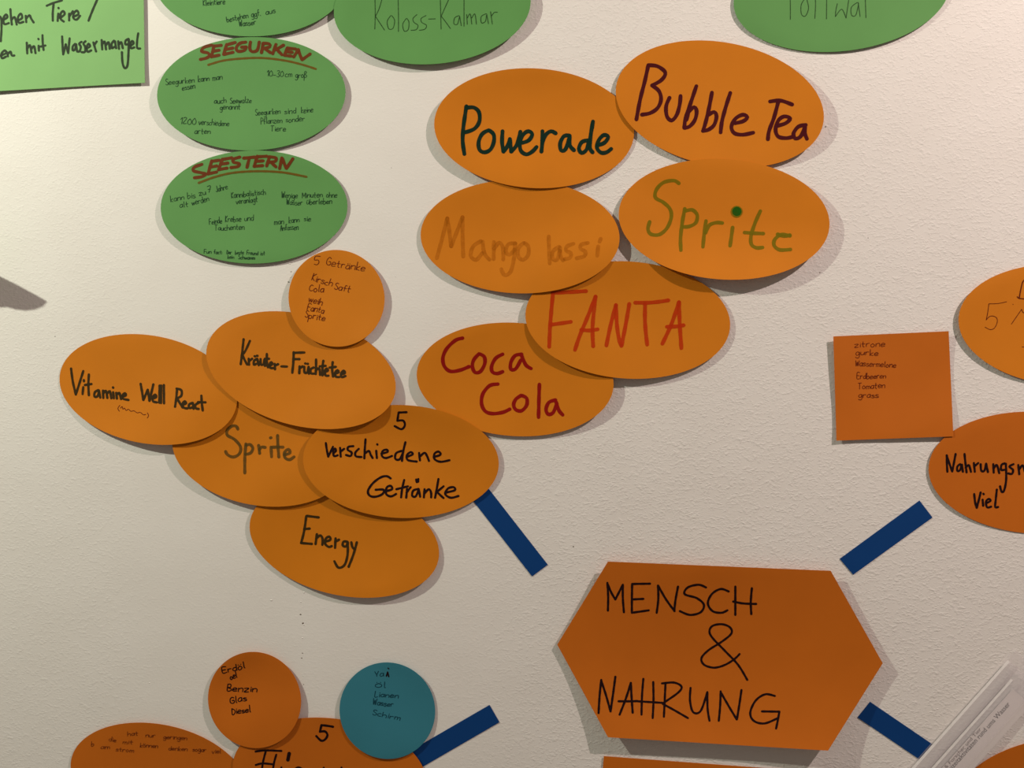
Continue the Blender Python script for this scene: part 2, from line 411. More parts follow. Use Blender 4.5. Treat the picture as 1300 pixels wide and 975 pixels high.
# --- right side
zahl = Card(oval(1217, 1485, 335, 490, 6), (0, 1.5, 3.2, 1), 29).build('oval_card', ORANGE, 'orange oval card with a thin 5, cut by the right edge above the black-lettered one', group=GO)
nahr = Card(oval(1179, 1453, 522.5, 678, 5), (0.2, 0.3, 0.3, 1.5), 30).build('oval_card', ORANGE_DULL, 'flat orange oval card with bold black writing cut by the right edge', group=GO)
quad = Card(poly([(1058, 427), (1204.4, 420.4), (1210.4, 554), (1062, 559.4)]), (0, 1.8, 2.8, 2.2), 31).build('square_card', ORANGE_DULL, 'orange square card with a short thin handwritten list')
recht = Card(poly([(766.6, 960), (1170, 990), (1160, 1130), (755, 1100)]), (0, 0, 0, 0), 32).build('rectangular_card', ORANGE_DULL, 'orange rectangular card peeking up at the bottom edge below the hexagonal card')
unten = Card(oval(1210, 1480, 935, 1089, -12), (0, 0, .5, 0), 33).build('oval_card', ORANGE_DULL, 'orange oval card in the bottom right corner beside the clear sleeve', group=GO)
hexa = Card(poly([(771.8, 712.9), (1054.7, 724.7), (1120.7, 842), (1051.3, 953), (771.8, 936), (707.4, 818.5)], 16), (9, 18, 3, 9), 34, amp=.0016).build(
    'hexagonal_card', ORANGE_DULL, 'large orange hexagonal card reading MENSCH & NAHRUNG')
#@@TEXT
Z = 280/1300
# dark green word on the left upper card
write(power, 'teal', 5.1, [[(242,255),(235,300),(224,380),(220,460),(230,536)],[(240,264),(285,262),(316,290),(318,345),(288,388),(236,408)],
 [(372,396),(335,418),(314,465),(320,512),(350,526),(385,508),(404,462),(402,420),(378,398)],[(455,402),(452,465),(460,522)],[(462,522),(486,485),(498,448)],[(498,448),(506,522)],[(506,522),(540,480),(560,405)],
 [(572,470),(610,455),(630,420),(608,402),(580,418),(558,462),(562,515),(595,538),(630,522),(655,495)],[(690,402),(690,460),(684,522)],[(690,470),(708,425),(740,402),(768,414)],
 [(850,428),(818,430),(795,472),(800,515),(826,508),(846,450)],[(850,430),(852,485),(876,514)],[(958,455),(922,466),(905,505),(922,530),(950,510),(966,455)],[(988,345),(974,430),(970,500),(986,526)],
 [(1015,485),(1055,470),(1078,436),(1052,424),(1022,455),(1012,500),(1035,528),(1068,526),(1095,506)]], (540,80), Z)
write(bubble, 'maroon', 4.9, [[(200,198),(180,290),(152,400),(130,518)],[(200,198),(255,205),(300,242),(278,285),(222,318)],[(222,318),(262,350),(275,400),(255,450),(212,480),(162,490)],
 [(325,390),(305,440),(310,500),(338,524),(368,490),(385,430),(390,380)],[(483,322),(450,420),(420,510),(412,568)],[(440,470),(470,445),(485,470),(475,520),(445,558),(415,568)],[(445,440),(425,520)],
 [(575,360),(560,440),(542,520),(525,578)],[(555,490),(588,474),(602,500),(588,550),(555,578),(522,586)],[(683,362),(655,450),(634,530),(626,594)],
 [(712,540),(760,528),(784,505),(758,490),(715,512),(690,560),(706,598),(755,608),(818,596)],[(918,412),(980,407),(1048,430)],[(966,415),(940,510),(912,585),(905,635)],
 [(962,555),(1010,540),(1036,512),(1002,500),(968,522),(950,575),(965,618),(1010,628),(1045,622)],[(1128,550),(1085,560),(1056,600),(1066,630),(1098,618),(1122,565)],[(1126,552),(1122,595),(1135,632)]], (780,40), Z)
write(sprite, 'olive', 4.6, [[(380,198),(350,182),(290,193),(248,235),(242,282),(288,310),(328,350),(335,400),(310,462),(265,500),(216,498),(198,468),(208,425)],
 [(415,348),(400,430),(390,520),(392,592)],[(420,360),(460,355),(488,385),(480,430),(442,452),(405,455)],[(540,420),(530,490),(522,572)],[(538,490),(560,445),(600,430),(636,432)],
 [(697,458),(690,510),(682,566)],[(860,362),(830,430),(806,505),(808,558),(838,578),(873,576)],[(767,488),(820,492),(878,494)],[(962,498),(1000,510),(1035,503)],[(1035,508),(985,500),(946,528),(942,565),(975,590),(1038,588)]], (780,190), Z)
dot(sprite, 'olive', 780+721*Z, 190+365*Z, 7.5, .0003); dot(sprite, 'green', 780+722*Z, 190+364*Z, 5.9, .00033)
write(mango, 'ochre', 5.0, [[(160,500),(190,390),(222,265)],[(222,265),(235,350),(245,430)],[(245,430),(280,340),(312,258)],[(312,258),(312,370),(316,490)],
 [(420,400),(375,430),(360,485),(392,510),(428,470)],[(430,402),(440,470),(470,508)],[(497,405),(495,505)],[(497,445),(528,408),(550,440),(552,508)],
 [(622,412),(582,418),(566,458),(588,480),(618,450)],[(622,412),(615,500),(595,580),(560,600),(540,565)],[(672,410),(642,440),(640,488),(668,510),(698,482),(700,432),(678,411)],
 [(820,372),(822,450),(826,530)],[(880,432),(845,460),(842,500),(868,510),(885,455)],[(885,435),(890,490),(905,512)],[(965,415),(928,430),(922,455),(950,470),(945,498),(915,505)],
 [(1050,410),(1012,420),(1008,445),(1035,460),(1030,488),(985,500)],[(1112,430),(1106,485)],[(1126,385),(1120,402)]], (520,220), Z)
write(fanta, 'red', 4.9, [[(195,245),(185,350),(177,455),(173,558)],[(192,240),(290,236),(390,230)],[(182,428),(240,420),(300,411)],
 [(446,262),(400,380),(352,495),(325,576)],[(446,262),(436,350),(428,450),(432,555)],[(362,458),(410,462),(458,455)],[(566,312),(535,430),(510,550)],[(566,312),(572,430),(585,515),(598,553)],[(645,305),(625,420),(600,550)],
 [(680,298),(760,298),(830,291),(875,284)],[(738,305),(738,420),(750,545)],[(938,295),(895,420),(840,540)],[(938,295),(942,420),(952,566)],[(867,440),(920,438),(965,431)]], (660,320), Z)
write(coca, 'darkred', 4.6, [[(312,182),(270,195),(218,245),(196,300),(206,350),(242,378),(300,370),(350,350)],[(408,275),(378,310),(370,350),(386,384),(418,378),(443,332),(440,292),(415,276)],
 [(548,277),(508,300),(484,345),(487,380),(515,391),(548,380)],[(660,277),(622,285),(597,325),(597,365),(625,363),(655,312)],[(660,285),(685,340),(715,361)]], (520,390), Z)
write(coca, 'darkred', 4.6, [[(520,453),(472,462),(432,510),(424,568),(446,613),(490,627),(550,619),(590,601)],
 [(657,520),(626,542),(613,575),(626,604),(660,610),(690,577),(690,537),(664,521)],[(765,455),(762,550),(760,648)],[(860,547),(822,560),(804,600),(816,630),(845,622),(868,570)],[(864,560),(880,608),(902,634)]], (520,390), Z)
write(vitamin, 'brown', 3.1, [[(140,315),(150,390),(168,468)],[(212,330),(190,400),(168,468)],[(212,425),(208,465)],[(215,383),(216,390)],[(245,350),(242,410),(245,472)],[(222,412),(260,406)],
 [(300,442),(280,455),(278,480),(296,478),(304,450)],[(304,444),(312,486)],[(328,445),(330,488)],[(330,462),(345,446),(354,488)],[(354,462),(368,448),(377,490)],[(388,455),(392,490)],[(387,426),(388,428)],
 [(406,458),(410,492)],[(410,470),(424,458),(434,494)],[(442,480),(462,474),(458,460),(445,470),(446,492),(478,500)]], (60,400), Z)
write(vitamin, 'brown', 3.1, [[(550,405),(558,450),(566,500)],[(566,500),(592,440)],[(592,440),(602,505)],[(602,505),(625,408)],[(622,492),(642,482),(636,468),(620,485),(624,508),(645,514)],[(662,415),(660,516)],[(671,415),(670,518)],[(687,412),(688,520)]], (60,400), Z)
write(vitamin, 'brown', 3.1, [[(765,435),(760,490),(753,540)],[(762,433),(790,443),(790,475),(765,490)],[(765,490),(782,520),(798,545)],[(798,528),(818,520),(810,507),(798,522),(804,545),(826,550)],
 [(855,517),(836,527),(836,548),(852,545)],[(858,518),(862,552)],[(892,517),(874,528),(874,548),(892,553)],[(908,475),(911,520),(916,562)],[(888,513),(932,514)]], (60,400), Z)
write(vitamin, 'penred', .9, [[(152,514.5),(149.6,518.5),(151.5,522)],[(153,518),(155,516),(156,519.5),(158,518),(160,521),(163,519.5),(166,522),(170,521.5),(174,524),(178,523.5),(182,526.5),(185,526)],[(187,524),(188.5,527.5),(187,530.5)]], None)
write(kraut, 'brown', 3.1, [[(275,235),(267,310),(258,382)],[(312,245),(287,300),(265,330)],[(267,325),(280,355),(296,384)],[(305,350),(307,385)],[(307,364),(325,350)],[(354,350),(337,362),(335,385),(350,380)],[(356,352),(364,388)],
 [(340,335),(343,336)],[(354,332),(357,333)],[(375,352),(377,384),(392,382),(398,355)],[(398,355),(401,392)],[(412,322),(412,370),(418,400)],[(400,350),(425,350)],
 [(428,390),(445,382),(438,370),(428,382),(430,402),(448,405)],[(458,380),(460,412)],[(461,390),(478,382)],[(498,395),(530,396)]], (250,380), Z)
write(kraut, 'brown', 3.2, [[(570,312),(568,370),(562,432)],[(570,315),(632,313)],[(568,352),(604,352)],[(605,395),(603,435)],[(605,407),(622,395)],[(632,397),(634,430),(650,430),(658,400)],[(658,398),(660,438)],
 [(638,378),(640,378)],[(652,380),(654,380)],[(688,402),(671,412),(671,435),(690,438)],[(702,355),(702,400),(700,440)],[(702,417),(720,407),(726,445)],[(745,362),(740,400),(740,448)],[(724,395),(758,392)],
 [(756,427),(772,420),(765,407),(754,422),(758,448),(775,450)],[(800,370),(797,415),(802,455)],[(782,402),(818,398)],[(815,437),(835,430),(828,417),(814,432),(818,455),(838,458)],[(850,440),(872,434),(865,420),(850,437),(852,458),(875,452)]], (250,380), Z)
write(sprite2, 'grey', 3.9, [[(552,188),(540,168),(510,168),(480,195),(480,230),(530,260),(570,310),(562,358),(520,380),(482,365),(468,342)],[(607,290),(600,380),(600,490)],[(608,300),(636,294),(655,320),(640,352),(607,362)],
 [(695,300),(702,355)],[(700,330),(715,312),(740,314)],[(780,312),(784,378)],[(776,248),(780,247)],[(825,232),(828,310),(834,380)],[(790,312),(862,312)],[(872,365),(910,352),(900,327),(874,347),(877,385),(908,398),(938,379)]], (200,510), 240/1300)
write(versch, 'black', 2.8, [[(632,108),(585,110)],[(585,110),(578,158)],[(578,158),(612,158),(622,185),(602,208),(562,190)]], (380,500), Z, name='number')
write(versch, 'black', 2.8, [[(156,290),(162,330),(170,370)],[(170,370),(185,340),(198,312)],[(200,350),(216,336),(210,322),(200,336),(204,366),(226,362)],[(240,318),(244,370)],[(243,340),(264,324)],
 [(318,308),(290,312),(285,330),(308,345),(302,366),(275,360)],[(350,324),(330,346),(334,368),(366,372)],[(390,268),(386,325),(383,380)],[(386,352),(410,336),(420,358),(432,378)],[(453,335),(457,378)],[(459,297),(460,299)],
 [(484,352),(520,342),(515,329),(492,336),(487,366),(510,378),(546,366)],[(602,336),(570,350),(566,383),(590,386),(610,350)],[(625,285),(612,340),(605,395)],[(632,372),(668,356),(656,343),(634,362),(640,390),(692,399)],
 [(706,348),(711,392)],[(712,368),(738,347),(752,365),(764,395)],[(792,372),(832,358),(820,340),(797,352),(797,384),(832,400),(885,391)]], (380,500), Z)
write(versch, 'black', 2.9, [[(538,498),(515,485),(480,492),(435,525),(405,570),(415,600),(450,606),(490,590),(496,565),(450,565)],[(502,575),(546,562),(538,542),(515,552),(512,590),(540,604),(570,590)],
 [(618,508),(606,560),(600,610)],[(572,562),(640,545)],[(635,560),(630,612)],[(632,582),(656,550)],[(702,560),(672,570),(665,600),(685,605),(702,570)],[(704,562),(712,606)],[(689,505),(692,520)],[(701,502),(700,518)],
 [(738,562),(734,610)],[(736,590),(762,562),(776,580),(777,610)],[(820,502),(810,560),(800,612)],[(850,545),(830,562),(810,578)],[(812,578),(832,598),(850,614)],[(862,582),(916,568),(910,550),(877,557),(860,590),(892,612),(938,602)]], (380,500), Z)
write(energy, 'brown', 3.2, [[(412,165),(400,250),(382,322)],[(415,162),(485,171)],[(400,240),(432,237)],[(382,322),(445,327)],[(475,270),(467,328)],[(471,295),(495,277),(508,297),(507,332)],
 [(531,312),(555,302),(548,284),(527,297),(524,327),(545,345),(562,340)],[(585,295),(582,350)],[(584,315),(605,302)],[(655,315),(633,313),(627,335),(645,343),(656,322)],[(657,318),(655,395),(637,452),(602,467),(578,430)],
 [(678,318),(684,345),(695,358)],[(710,318),(690,390),(662,462)]], (300,620), Z)
H = 440/1300
write(hexa, 'black', 2.8, [[(210,118),(213,170),(212,222)],[(210,120),(225,155),(240,180)],[(240,180),(268,125)],[(268,125),(268,175),(272,228)],[(303,122),(302,180),(302,230)],[(303,122),(370,121)],[(303,180),(345,178)],[(302,230),(365,221)],
 [(400,128),(401,180),(395,230)],[(400,128),(430,180),(462,224)],[(475,132),(466,180),(461,222)],[(580,135),(552,125),(512,135),(500,160),(545,175),(572,200),(560,228),(520,238),(482,224)],
 [(665,150),(635,141),(602,160),(587,195),(605,224),(638,230),(660,221)],[(690,132),(690,185),(690,238)],[(752,138),(748,190),(750,235)],[(682,188),(720,195),(768,197)]], (700,700), H, name='heading')
write(hexa, 'black', 2.7, [[(735,482),(700,425),(650,372),(605,325),(593,300),(605,279),(640,273),(670,285),(675,308),(640,338),(590,370),(563,400),(573,425),(610,436),(650,426),(685,405),(706,385)]], (700,700), H, name='ampersand')
write(hexa, 'black', 2.8, [[(187,482),(181,540),(177,606)],[(187,485),(205,540),(222,600)],[(240,470),(232,530),(222,600)],[(298,493),(280,550),(256,612)],[(298,493),(301,550),(305,605)],[(252,562),(300,562),(322,561)],
 [(345,478),(340,540),(338,612)],[(382,490),(383,560),(380,625)],[(322,562),(385,566),(415,568)],[(428,495),(425,560),(422,620)],[(415,495),(460,492),(488,507),(475,530),(418,570)],[(418,572),(460,595),(512,625)],
 [(522,512),(520,560),(532,603),(560,598),(585,528)],[(585,528),(586,590),(593,635)],[(635,525),(633,580),(628,635)],[(635,528),(665,580),(695,630)],[(713,520),(705,575),(696,630)],
 [(838,542),(802,536),(766,560),(746,605),(760,636),(800,645),(850,625)],[(790,600),(855,601)],[(855,602),(850,630),(843,664)]], (700,700), H, name='heading')
write(gurke, 'rust', 4.0, [[(412,266),(368,278),(352,302),(390,312),(398,328),(380,342),(345,350)],[(425,270),(410,335)],[(425,272),(468,267)],[(418,302),(455,296)],[(412,334),(455,325)],[(500,262),(482,320)],[(500,264),(550,250)],[(492,292),(536,283)],[(484,320),(537,308)],
 [(612,248),(578,255),(556,282),(568,302),(605,296),(614,276)],[(614,276),(588,278)],[(640,248),(636,285),(650,304),(680,295),(692,248)],[(715,255),(705,310)],[(715,255),(750,258),(754,275),(712,287)],[(725,287),(758,310)],
 [(790,262),(772,316)],[(835,266),(790,292)],[(795,290),(825,322)],[(858,282),(840,325)],[(858,284),(905,288)],[(850,304),(886,308)],[(842,326),(880,330)],[(922,292),(895,335)],[(922,292),(933,325),(945,352)],[(945,352),(992,318)]], (180,0), Z, name='heading')
write(gurke, 'olivebrown', 2.8, [[(392,382),(480,357),(600,344),(720,342),(850,358),(950,382),(1025,406)]], (180,0), Z, label='olive-brown underline', name='underline')
write(stern, 'rust', 4.0, [[(354,133),(312,148),(303,170),(348,182),(377,190),(355,205),(310,212)],[(412,112),(390,190)],[(412,115),(457,108)],[(400,150),(442,142)],[(392,188),(440,178)],[(475,102),(452,165)],[(475,104),(530,94)],[(465,132),(507,125)],[(455,163),(502,155)],
 [(577,90),(540,102),(540,120),(574,128),(566,145),(525,152)],[(600,96),(667,90)],[(634,93),(620,150)],[(680,85),(662,145)],[(680,88),(737,85)],[(672,115),(714,112)],[(664,144),(712,140)],[(752,88),(736,142)],[(752,88),(790,95),(785,115),(743,120)],[(760,120),(790,147)],
 [(825,95),(812,157)],[(828,98),(840,130),(852,156)],[(852,156),(890,100)]], (180,180), Z, name='heading')
write(stern, 'olivebrown', 2.8, [[(335,242),(430,207),(540,182),(680,173),(830,180),(970,206)]], (180,180), Z, label='olive-brown underline', name='underline')
K_ = 320/1300
write(kalmar, 'penfine', 1.0, [[(308,-30),(310,70),(308,150)],[(345,-5),(330,45),(312,82)],[(312,85),(335,120),(358,155)],[(390,80),(372,110),(380,148),(402,145),(410,105),(395,80)],[(428,-15),(430,80),(430,162)],[(470,95),(452,125),(460,160),(480,152),(484,115),(474,95)],
 [(525,75),(505,95),(510,115),(530,130),(522,152),(495,156)],[(572,80),(547,95),(550,115),(574,130),(566,150),(538,156)],[(585,98),(620,97)],[(645,-30),(648,80),(650,150)],[(690,-5),(665,50),(650,85)],[(652,85),(675,115),(698,147)],
 [(742,80),(720,92),(716,122),(734,124),(744,88)],[(745,82),(754,132)],[(768,-5),(768,70),(768,135)],[(782,75),(785,125)],[(785,92),(800,72),(808,124)],[(808,92),(824,72),(832,124)],[(882,70),(857,85),(858,117),(878,110),(884,78)],[(885,72),(894,122)],[(905,60),(914,124)],[(910,82),(924,64),(940,63)]], (400,0), K_)
write(wal, 'penfine', 1.0, [[(335,-28),(336,25),(336,80)],[(397,-8),(381,20),(382,58),(398,66),(411,35),(405,0)],[(438,-20),(440,20),(437,76)],[(486,-20),(485,78)],[(530,15),(524,42),(522,68)],[(522,68),(548,38),(566,74)],[(566,74),(578,-8)],[(612,10),(588,30),(589,62),(606,62),(618,15)],[(616,10),(624,68)],[(645,-20),(648,73)]], (900,0), 400/1300)
q = 200/1300
write(green_rect, 'greenblack', 2.8, [[(-12,130),(8,150),(12,230),(6,340)],[(22,168),(60,142),(50,118),(28,150),(35,198),(72,190)],[(85,75),(90,140),(97,202)],[(94,165),(120,140),(137,202)],[(150,168),(182,147),(172,112),(148,142),(155,188),(192,180)],
 [(212,130),(216,182)],[(216,152),(242,125),(256,152),(277,185)],[(385,47),(440,24),(510,3)],[(442,30),(435,100),(435,170)],[(480,112),(475,172)],[(482,64),(483,68)],[(495,148),(532,117),(520,90),(500,112),(500,155),(525,177)],[(570,112),(570,168)],[(571,135),(600,92)],
 [(602,138),(646,117),(635,87),(610,107),(605,147),(630,162),(660,130)],[(802,-5),(765,80),(730,170)]], (0,0), q)
write(green_rect, 'greenblack', 2.8, [[(0,460),(50,437),(38,415),(12,442),(15,480),(48,467)],[(60,432),(64,464)],[(64,445),(86,425),(96,457),(117,457)],[(220,352),(224,440)],[(224,402),(245,372),(259,432)],[(259,402),(280,380),(292,437)],[(318,377),(320,417)],[(316,320),(318,324)],[(350,290),(352,350),(359,412)],[(335,384),(374,375)],
 [(512,300),(516,380),(521,448)],[(521,448),(542,365)],[(542,365),(562,437)],[(562,437),(574,316)],[(620,362),(600,382),(600,415),(618,408),(627,370)],[(628,365),(634,417)],[(672,345),(652,360),(666,385),(656,422),(636,425)],[(705,340),(687,360),(702,385),(700,427),(672,430)],
 [(715,397),(742,382),(730,360),(715,387),(722,427),(752,415)],[(770,350),(792,424)],[(776,372),(797,342)],[(838,330),(843,407)],[(843,367),(862,342),(874,407)],[(874,372),(895,347),(904,402)],[(940,335),(921,360),(923,397),(940,387)],[(948,340),(957,397)],[(975,340),(981,402)],[(981,367),(1000,347),(1012,397)],
 [(1060,320),(1036,335),(1033,365),(1052,364)],[(1062,325),(1060,420),(1052,535),(1030,562),(1011,520),(1005,430)],[(1075,377),(1102,357),(1090,337),(1075,362),(1080,397),(1107,390)],[(1140,275),(1131,340),(1132,395),(1157,400)]], (0,0), q)
N_ = 160/780
write(nahr, 'black', 2.8, [[(302,380),(303,430),(306,482)],[(302,382),(318,430),(336,480)],[(357,372),(346,430),(336,480)],[(385,435),(368,450),(368,476),(384,472),(394,440)],[(396,438),(402,482)],[(412,372),(418,430),(425,486)],[(419,457),(438,440),(446,460),(452,482)],[(470,428),(476,482)],[(475,447),(497,428)],
 [(512,435),(516,475),(535,475),(546,432)],[(546,432),(557,484)],[(590,435),(593,487)],[(593,462),(612,440),(627,490)],[(660,430),(641,440),(639,470),(657,470)],[(668,432),(670,530),(657,598),(642,605),(632,572)],[(715,435),(690,450),(712,470),(706,495),(683,492)],[(745,440),(751,497)],[(751,467),(772,442),(786,480)],[(786,465),(806,442),(818,495)]], (1140,500), N_)
write(nahr, 'black', 2.8, [[(472,620),(478,670),(488,705)],[(512,610),(500,660),(488,705)],[(524,655),(528,692)],[(529,618),(531,621)],[(545,677),(573,662),(562,650),(545,667),(552,702),(577,698)],[(612,592),(606,650),(602,700),(620,700)]], (1140,500), N_)
v = 70/569
write(zahl, 'penred', .9, [[(390,350),(300,368),(208,371)],[(207,371),(195,460),(180,538)],[(180,538),(210,505),(245,497),(285,515),(293,560),(265,620),(220,637),(168,612)],[(440,580),(495,500),(545,428)],[(545,428),(560,460),(590,470)],[(455,376),(458,377)],[(550,815),(580,818)]], (1230,340), v)
write(zahl, 'penred', 1.5, [[(580,118),(555,150),(535,230),(520,312)],[(500,298),(520,314),(590,322)]], (1230,340), v)
b_ = 160/1300
write(fluss, 'black', 2.9, [[(998,184),(940,174),(878,167)],[(878,167),(862,235)],[(862,235),(915,232),(940,270),(915,315),(875,327),(825,280)]], (300,900), b_, name='number')
write(fluss, 'black', 2.6, [[(198,440),(300,428),(465,433)],[(305,430),(277,540),(262,640)],[(200,578),(270,562),(370,570)],[(412,472),(390,550),(375,640)],[(465,603),(462,640)],[(590,630),(640,603),(700,630)],[(902,606),(900,640)],[(1085,604),(1082,640)]], (300,900), b_)
write(fluss, 'black', 4.6, [[(545,460),(532,525)]], (300,900), b_)

words(jelly, 'pen', .9, 3.6, [[('Kleintiere',258,7,285.5,4.6)],[('bestehen',288.2,28.2,315,22),('ggf.',319.4,22,330.7,19.5),('aus',337.7,18.4,349.5,16.3)],[('Wasser',303.8,34,324.8,30.7)]])
words(gurke, 'pen', .82, 3.7, [[('Seegurken',210.5,107.6,246.5,104.4),('kann',251.6,103.5,265.5,102.5),('man',270,102,282,101)],[('essen',231.3,114.4,247.5,112.2)],[('auch',272,131.6,287,130.2),('Seewalze',292.2,131.1,319,130.2)],[('genannt',279.3,139.3,304.7,138.3)],
 [('1200',228.5,156.5,248,158.4),('verschiedene',252,158,290.4,160.2)],[('arten',247,169.5,266.8,169.5)],[('10-30',338.6,96.5,359.4,97.5),('cm',362,97.5,370.5,97),('groß',375,98.2,389,98.4)],[('Seegurken',324.3,146.2,355.7,144),('sind',361.2,144.3,375.5,143.8),('keine',382.5,143.2,397.2,142.5)],[('Pflanzen',331.2,157.3,358,155.8),('sonder',363,155.4,386.6,153.6)],[('Tiere',343.7,166.7,362.6,166.2)]])
words(stern, 'pen', .82, 3.6, [[('kann',216.8,256,233.7,253.2),('bis',238.2,252,247.8,250.8),('zu',252.9,248.5,261.3,246.4),('7',263.8,244.2,268,243.4),('Jahre',274.3,243.4,289,239.5)],[('alt',228.6,263.9,238.8,262.2),('werden',243.8,260.5,265.3,254.9)],[('Kannibalistisch',294,251.5,337,246.5)],[('veranlagt',299.7,258.8,326.8,256.3)],
 [('Feinde',265.8,284.6,281.6,283),('Krebse',286.1,281.6,305.9,280.9),('und',310.4,280.4,321.6,280.2)],[('Tauchenten',272.6,292.7,309.8,291)],[('Wenige',357.2,250.8,377.5,251.3),('Minuten',383.7,251,409.1,250.4),('ohne',414.2,250.4,427.7,250.3)],[('Wasser',363.4,260,383.7,260.3),('überleben',389.4,259.4,421,258.6)],[('man',348.2,284.8,360,284.6),('kann',366.8,282.7,379.8,282),('sie',386,280.8,394.4,280.3)],[('Anfassen',356,292.7,378.6,291.3)]])
words(stern, 'pen', .8, 2.5, [[('Fun',259,321.4,268,321.4),('fact:',271.5,322.2,281.6,322.2),('Der',287.8,322.5,294,322.6),('beste',298.5,322.8,309.2,322.9),('Freund',313.2,323.1,327.3,323.7),('ist',330.5,323.7,336,323.7)],[('kein',289,328.2,296.8,328.4),('Schwamm',302.5,328.8,323.3,329.3)]])
words(quad, 'penred', .85, 3.7, [[('zitrone',1084.9,441,1123.3,439.5)],[('gurke',1086.4,450.6,1114.6,451)],[('Wassermelone',1085.9,464.6,1137.2,466.2)],[('Erdbeeren',1088,480.5,1124.4,480.3)],[('Tomaten',1089.5,493.8,1123.3,492.3)],[('grass',1090,504.8,1115,505)]])
words(rund, 'penred', .95, 5.0, [[('5',398.8,336.3,405.8,336.3),('Getränke',414,336.5,462.5,344.4)]])
words(rund, 'penred', 1.0, 4.2, [[('Kirsch',395.4,355.7,421,363.3),('Saft',424.5,366.4,443.8,371)],[('Cola',392.6,369.5,410.6,371)],[('weih',391.2,383,408.5,387)],[('Fanta',389.8,393,410.6,398)],[('Sprite',387,402.8,412,407.6)]])
words(kreis, 'black', 1.25, 4.0, [[('Erdöl',283,855,311,848)],[('oel',292.6,862.8,301,860.5)],[('Benzin',288.5,877,325.8,878.5)],[('Glas',292.6,892.8,313,889.5)],[('Diesel',295,907,318,903.4)]])
words(blau, 'penblue', 1.0, 3.4, [[('Ya',476,859.2,487,858.2)],[('Öl',476.8,872.5,489.2,872.5)],[('Lianen',475.8,884.3,505.4,886.2)],[('Wasser',473,894.5,498.9,897.2)],[('Schirm',473,906.9,507.2,914.8)]])
write(blau, 'black', 1.6, [[(492,853),(490.5,858.5)],[(492.3,853.5),(493.5,859)],[(492.6,848.2),(493.6,849)]], None)
words(strom, 'faint', 1.1, 2.7, [[('hat',162,934.5,175,933.5),('nur',185,936,197,936),('geringen',207.5,937.5,237,939.5)],[('b',116,947,119,947),('die',138,940.5,147,942),('mit',156,944,168,945),('können',178,948.5,200,949.5)],[('am',128,950.5,139,950.5),('strom',147,953.5,169.5,955)],[('denken',214,952,237.5,953.5),('sogar',244.5,953.5,261.5,954.5),('viel',269,956.5,280,956.5)]])

# ------------------------------------------------------------------ clear sleeve with a printed slip
def film_mat():
    m, n, l, b = newmat('clear_plastic_film')
    out = n['Material Output']
    b.inputs['Base Color'].default_value = srgb(246, 240, 244); b.inputs['Roughness'].default_value = .22
    tr = n.new('ShaderNodeBsdfTransparent'); mx = n.new('ShaderNodeMixShader')
    tc = n.new('ShaderNodeTexCoord'); ns = n.new('ShaderNodeTexNoise'); ns.inputs['Scale'].default_value = 60
    l.new(tc.outputs['Object'], ns.inputs['Vector'])
    bp = n.new('ShaderNodeBump'); bp.inputs['Distance'].default_value = .001; bp.inputs['Strength'].default_value = .4
    l.new(ns.outputs['Fac'], bp.inputs['Height']); l.new(bp.outputs['Normal'], b.inputs['Normal'])
    mx.inputs[0].default_value = .12
    tr.inputs[0].default_value = (1, 1, 1, 1)
    l.new(tr.outputs[0], mx.inputs[1]); l.new(b.outputs[0], mx.inputs[2]); l.new(mx.outputs[0], out.inputs['Surface'])
    return m
FILM = film_mat()
SEAM = ink_mat('plastic_highlight', srgb(255, 252, 250), .7)  # near-white colour paints in the highlight along the weld and edge
du = (.666, -.746); nu = (.746, .666)
def sl(d, n_): return (du[0]*d+nu[0]*n_, du[1]*d+nu[1]*n_)      # along / across the sleeve, in pixels
THICK = .00012
front = Card(poly([sl(227, 1512.5), sl(229, 1564), sl(-60, 1564), sl(-60, 1512.5)]), (0, 0, 0, 0), 40, amp=.0008)
front.base = .0012
back = Card(poly([sl(243, 1509.5), sl(246, 1566), sl(-60, 1566), sl(-60, 1511)]), (0, 0, 0, 0), 41, amp=.0006)
slip = Card(poly([sl(204, 1541.5), sl(204, 1572), sl(-60, 1572), sl(-60, 1541.5)]), (0, 0, 0, 0), 42, amp=.0003)
sleeve_root = bpy.data.objects.new('plastic_sleeve', None); COL.objects.link(sleeve_root)
sleeve_root.location = P(*sl(80, 1538), .0)
tag(sleeve_root, 'clear plastic sleeve holding a printed paper slip in the bottom right corner', 'sleeve')
def reparent(c):
    c.o.parent = sleeve_root; c.o.location = c.org - sleeve_root.location
    for k in ('label', 'category', 'group'):
        if k in c.o: del c.o[k]
back.build('back_film', FILM, ''); reparent(back)
slip.build('printed_slip', WHITE, ''); reparent(slip)
front.build('front_film', FILM, ''); reparent(front)
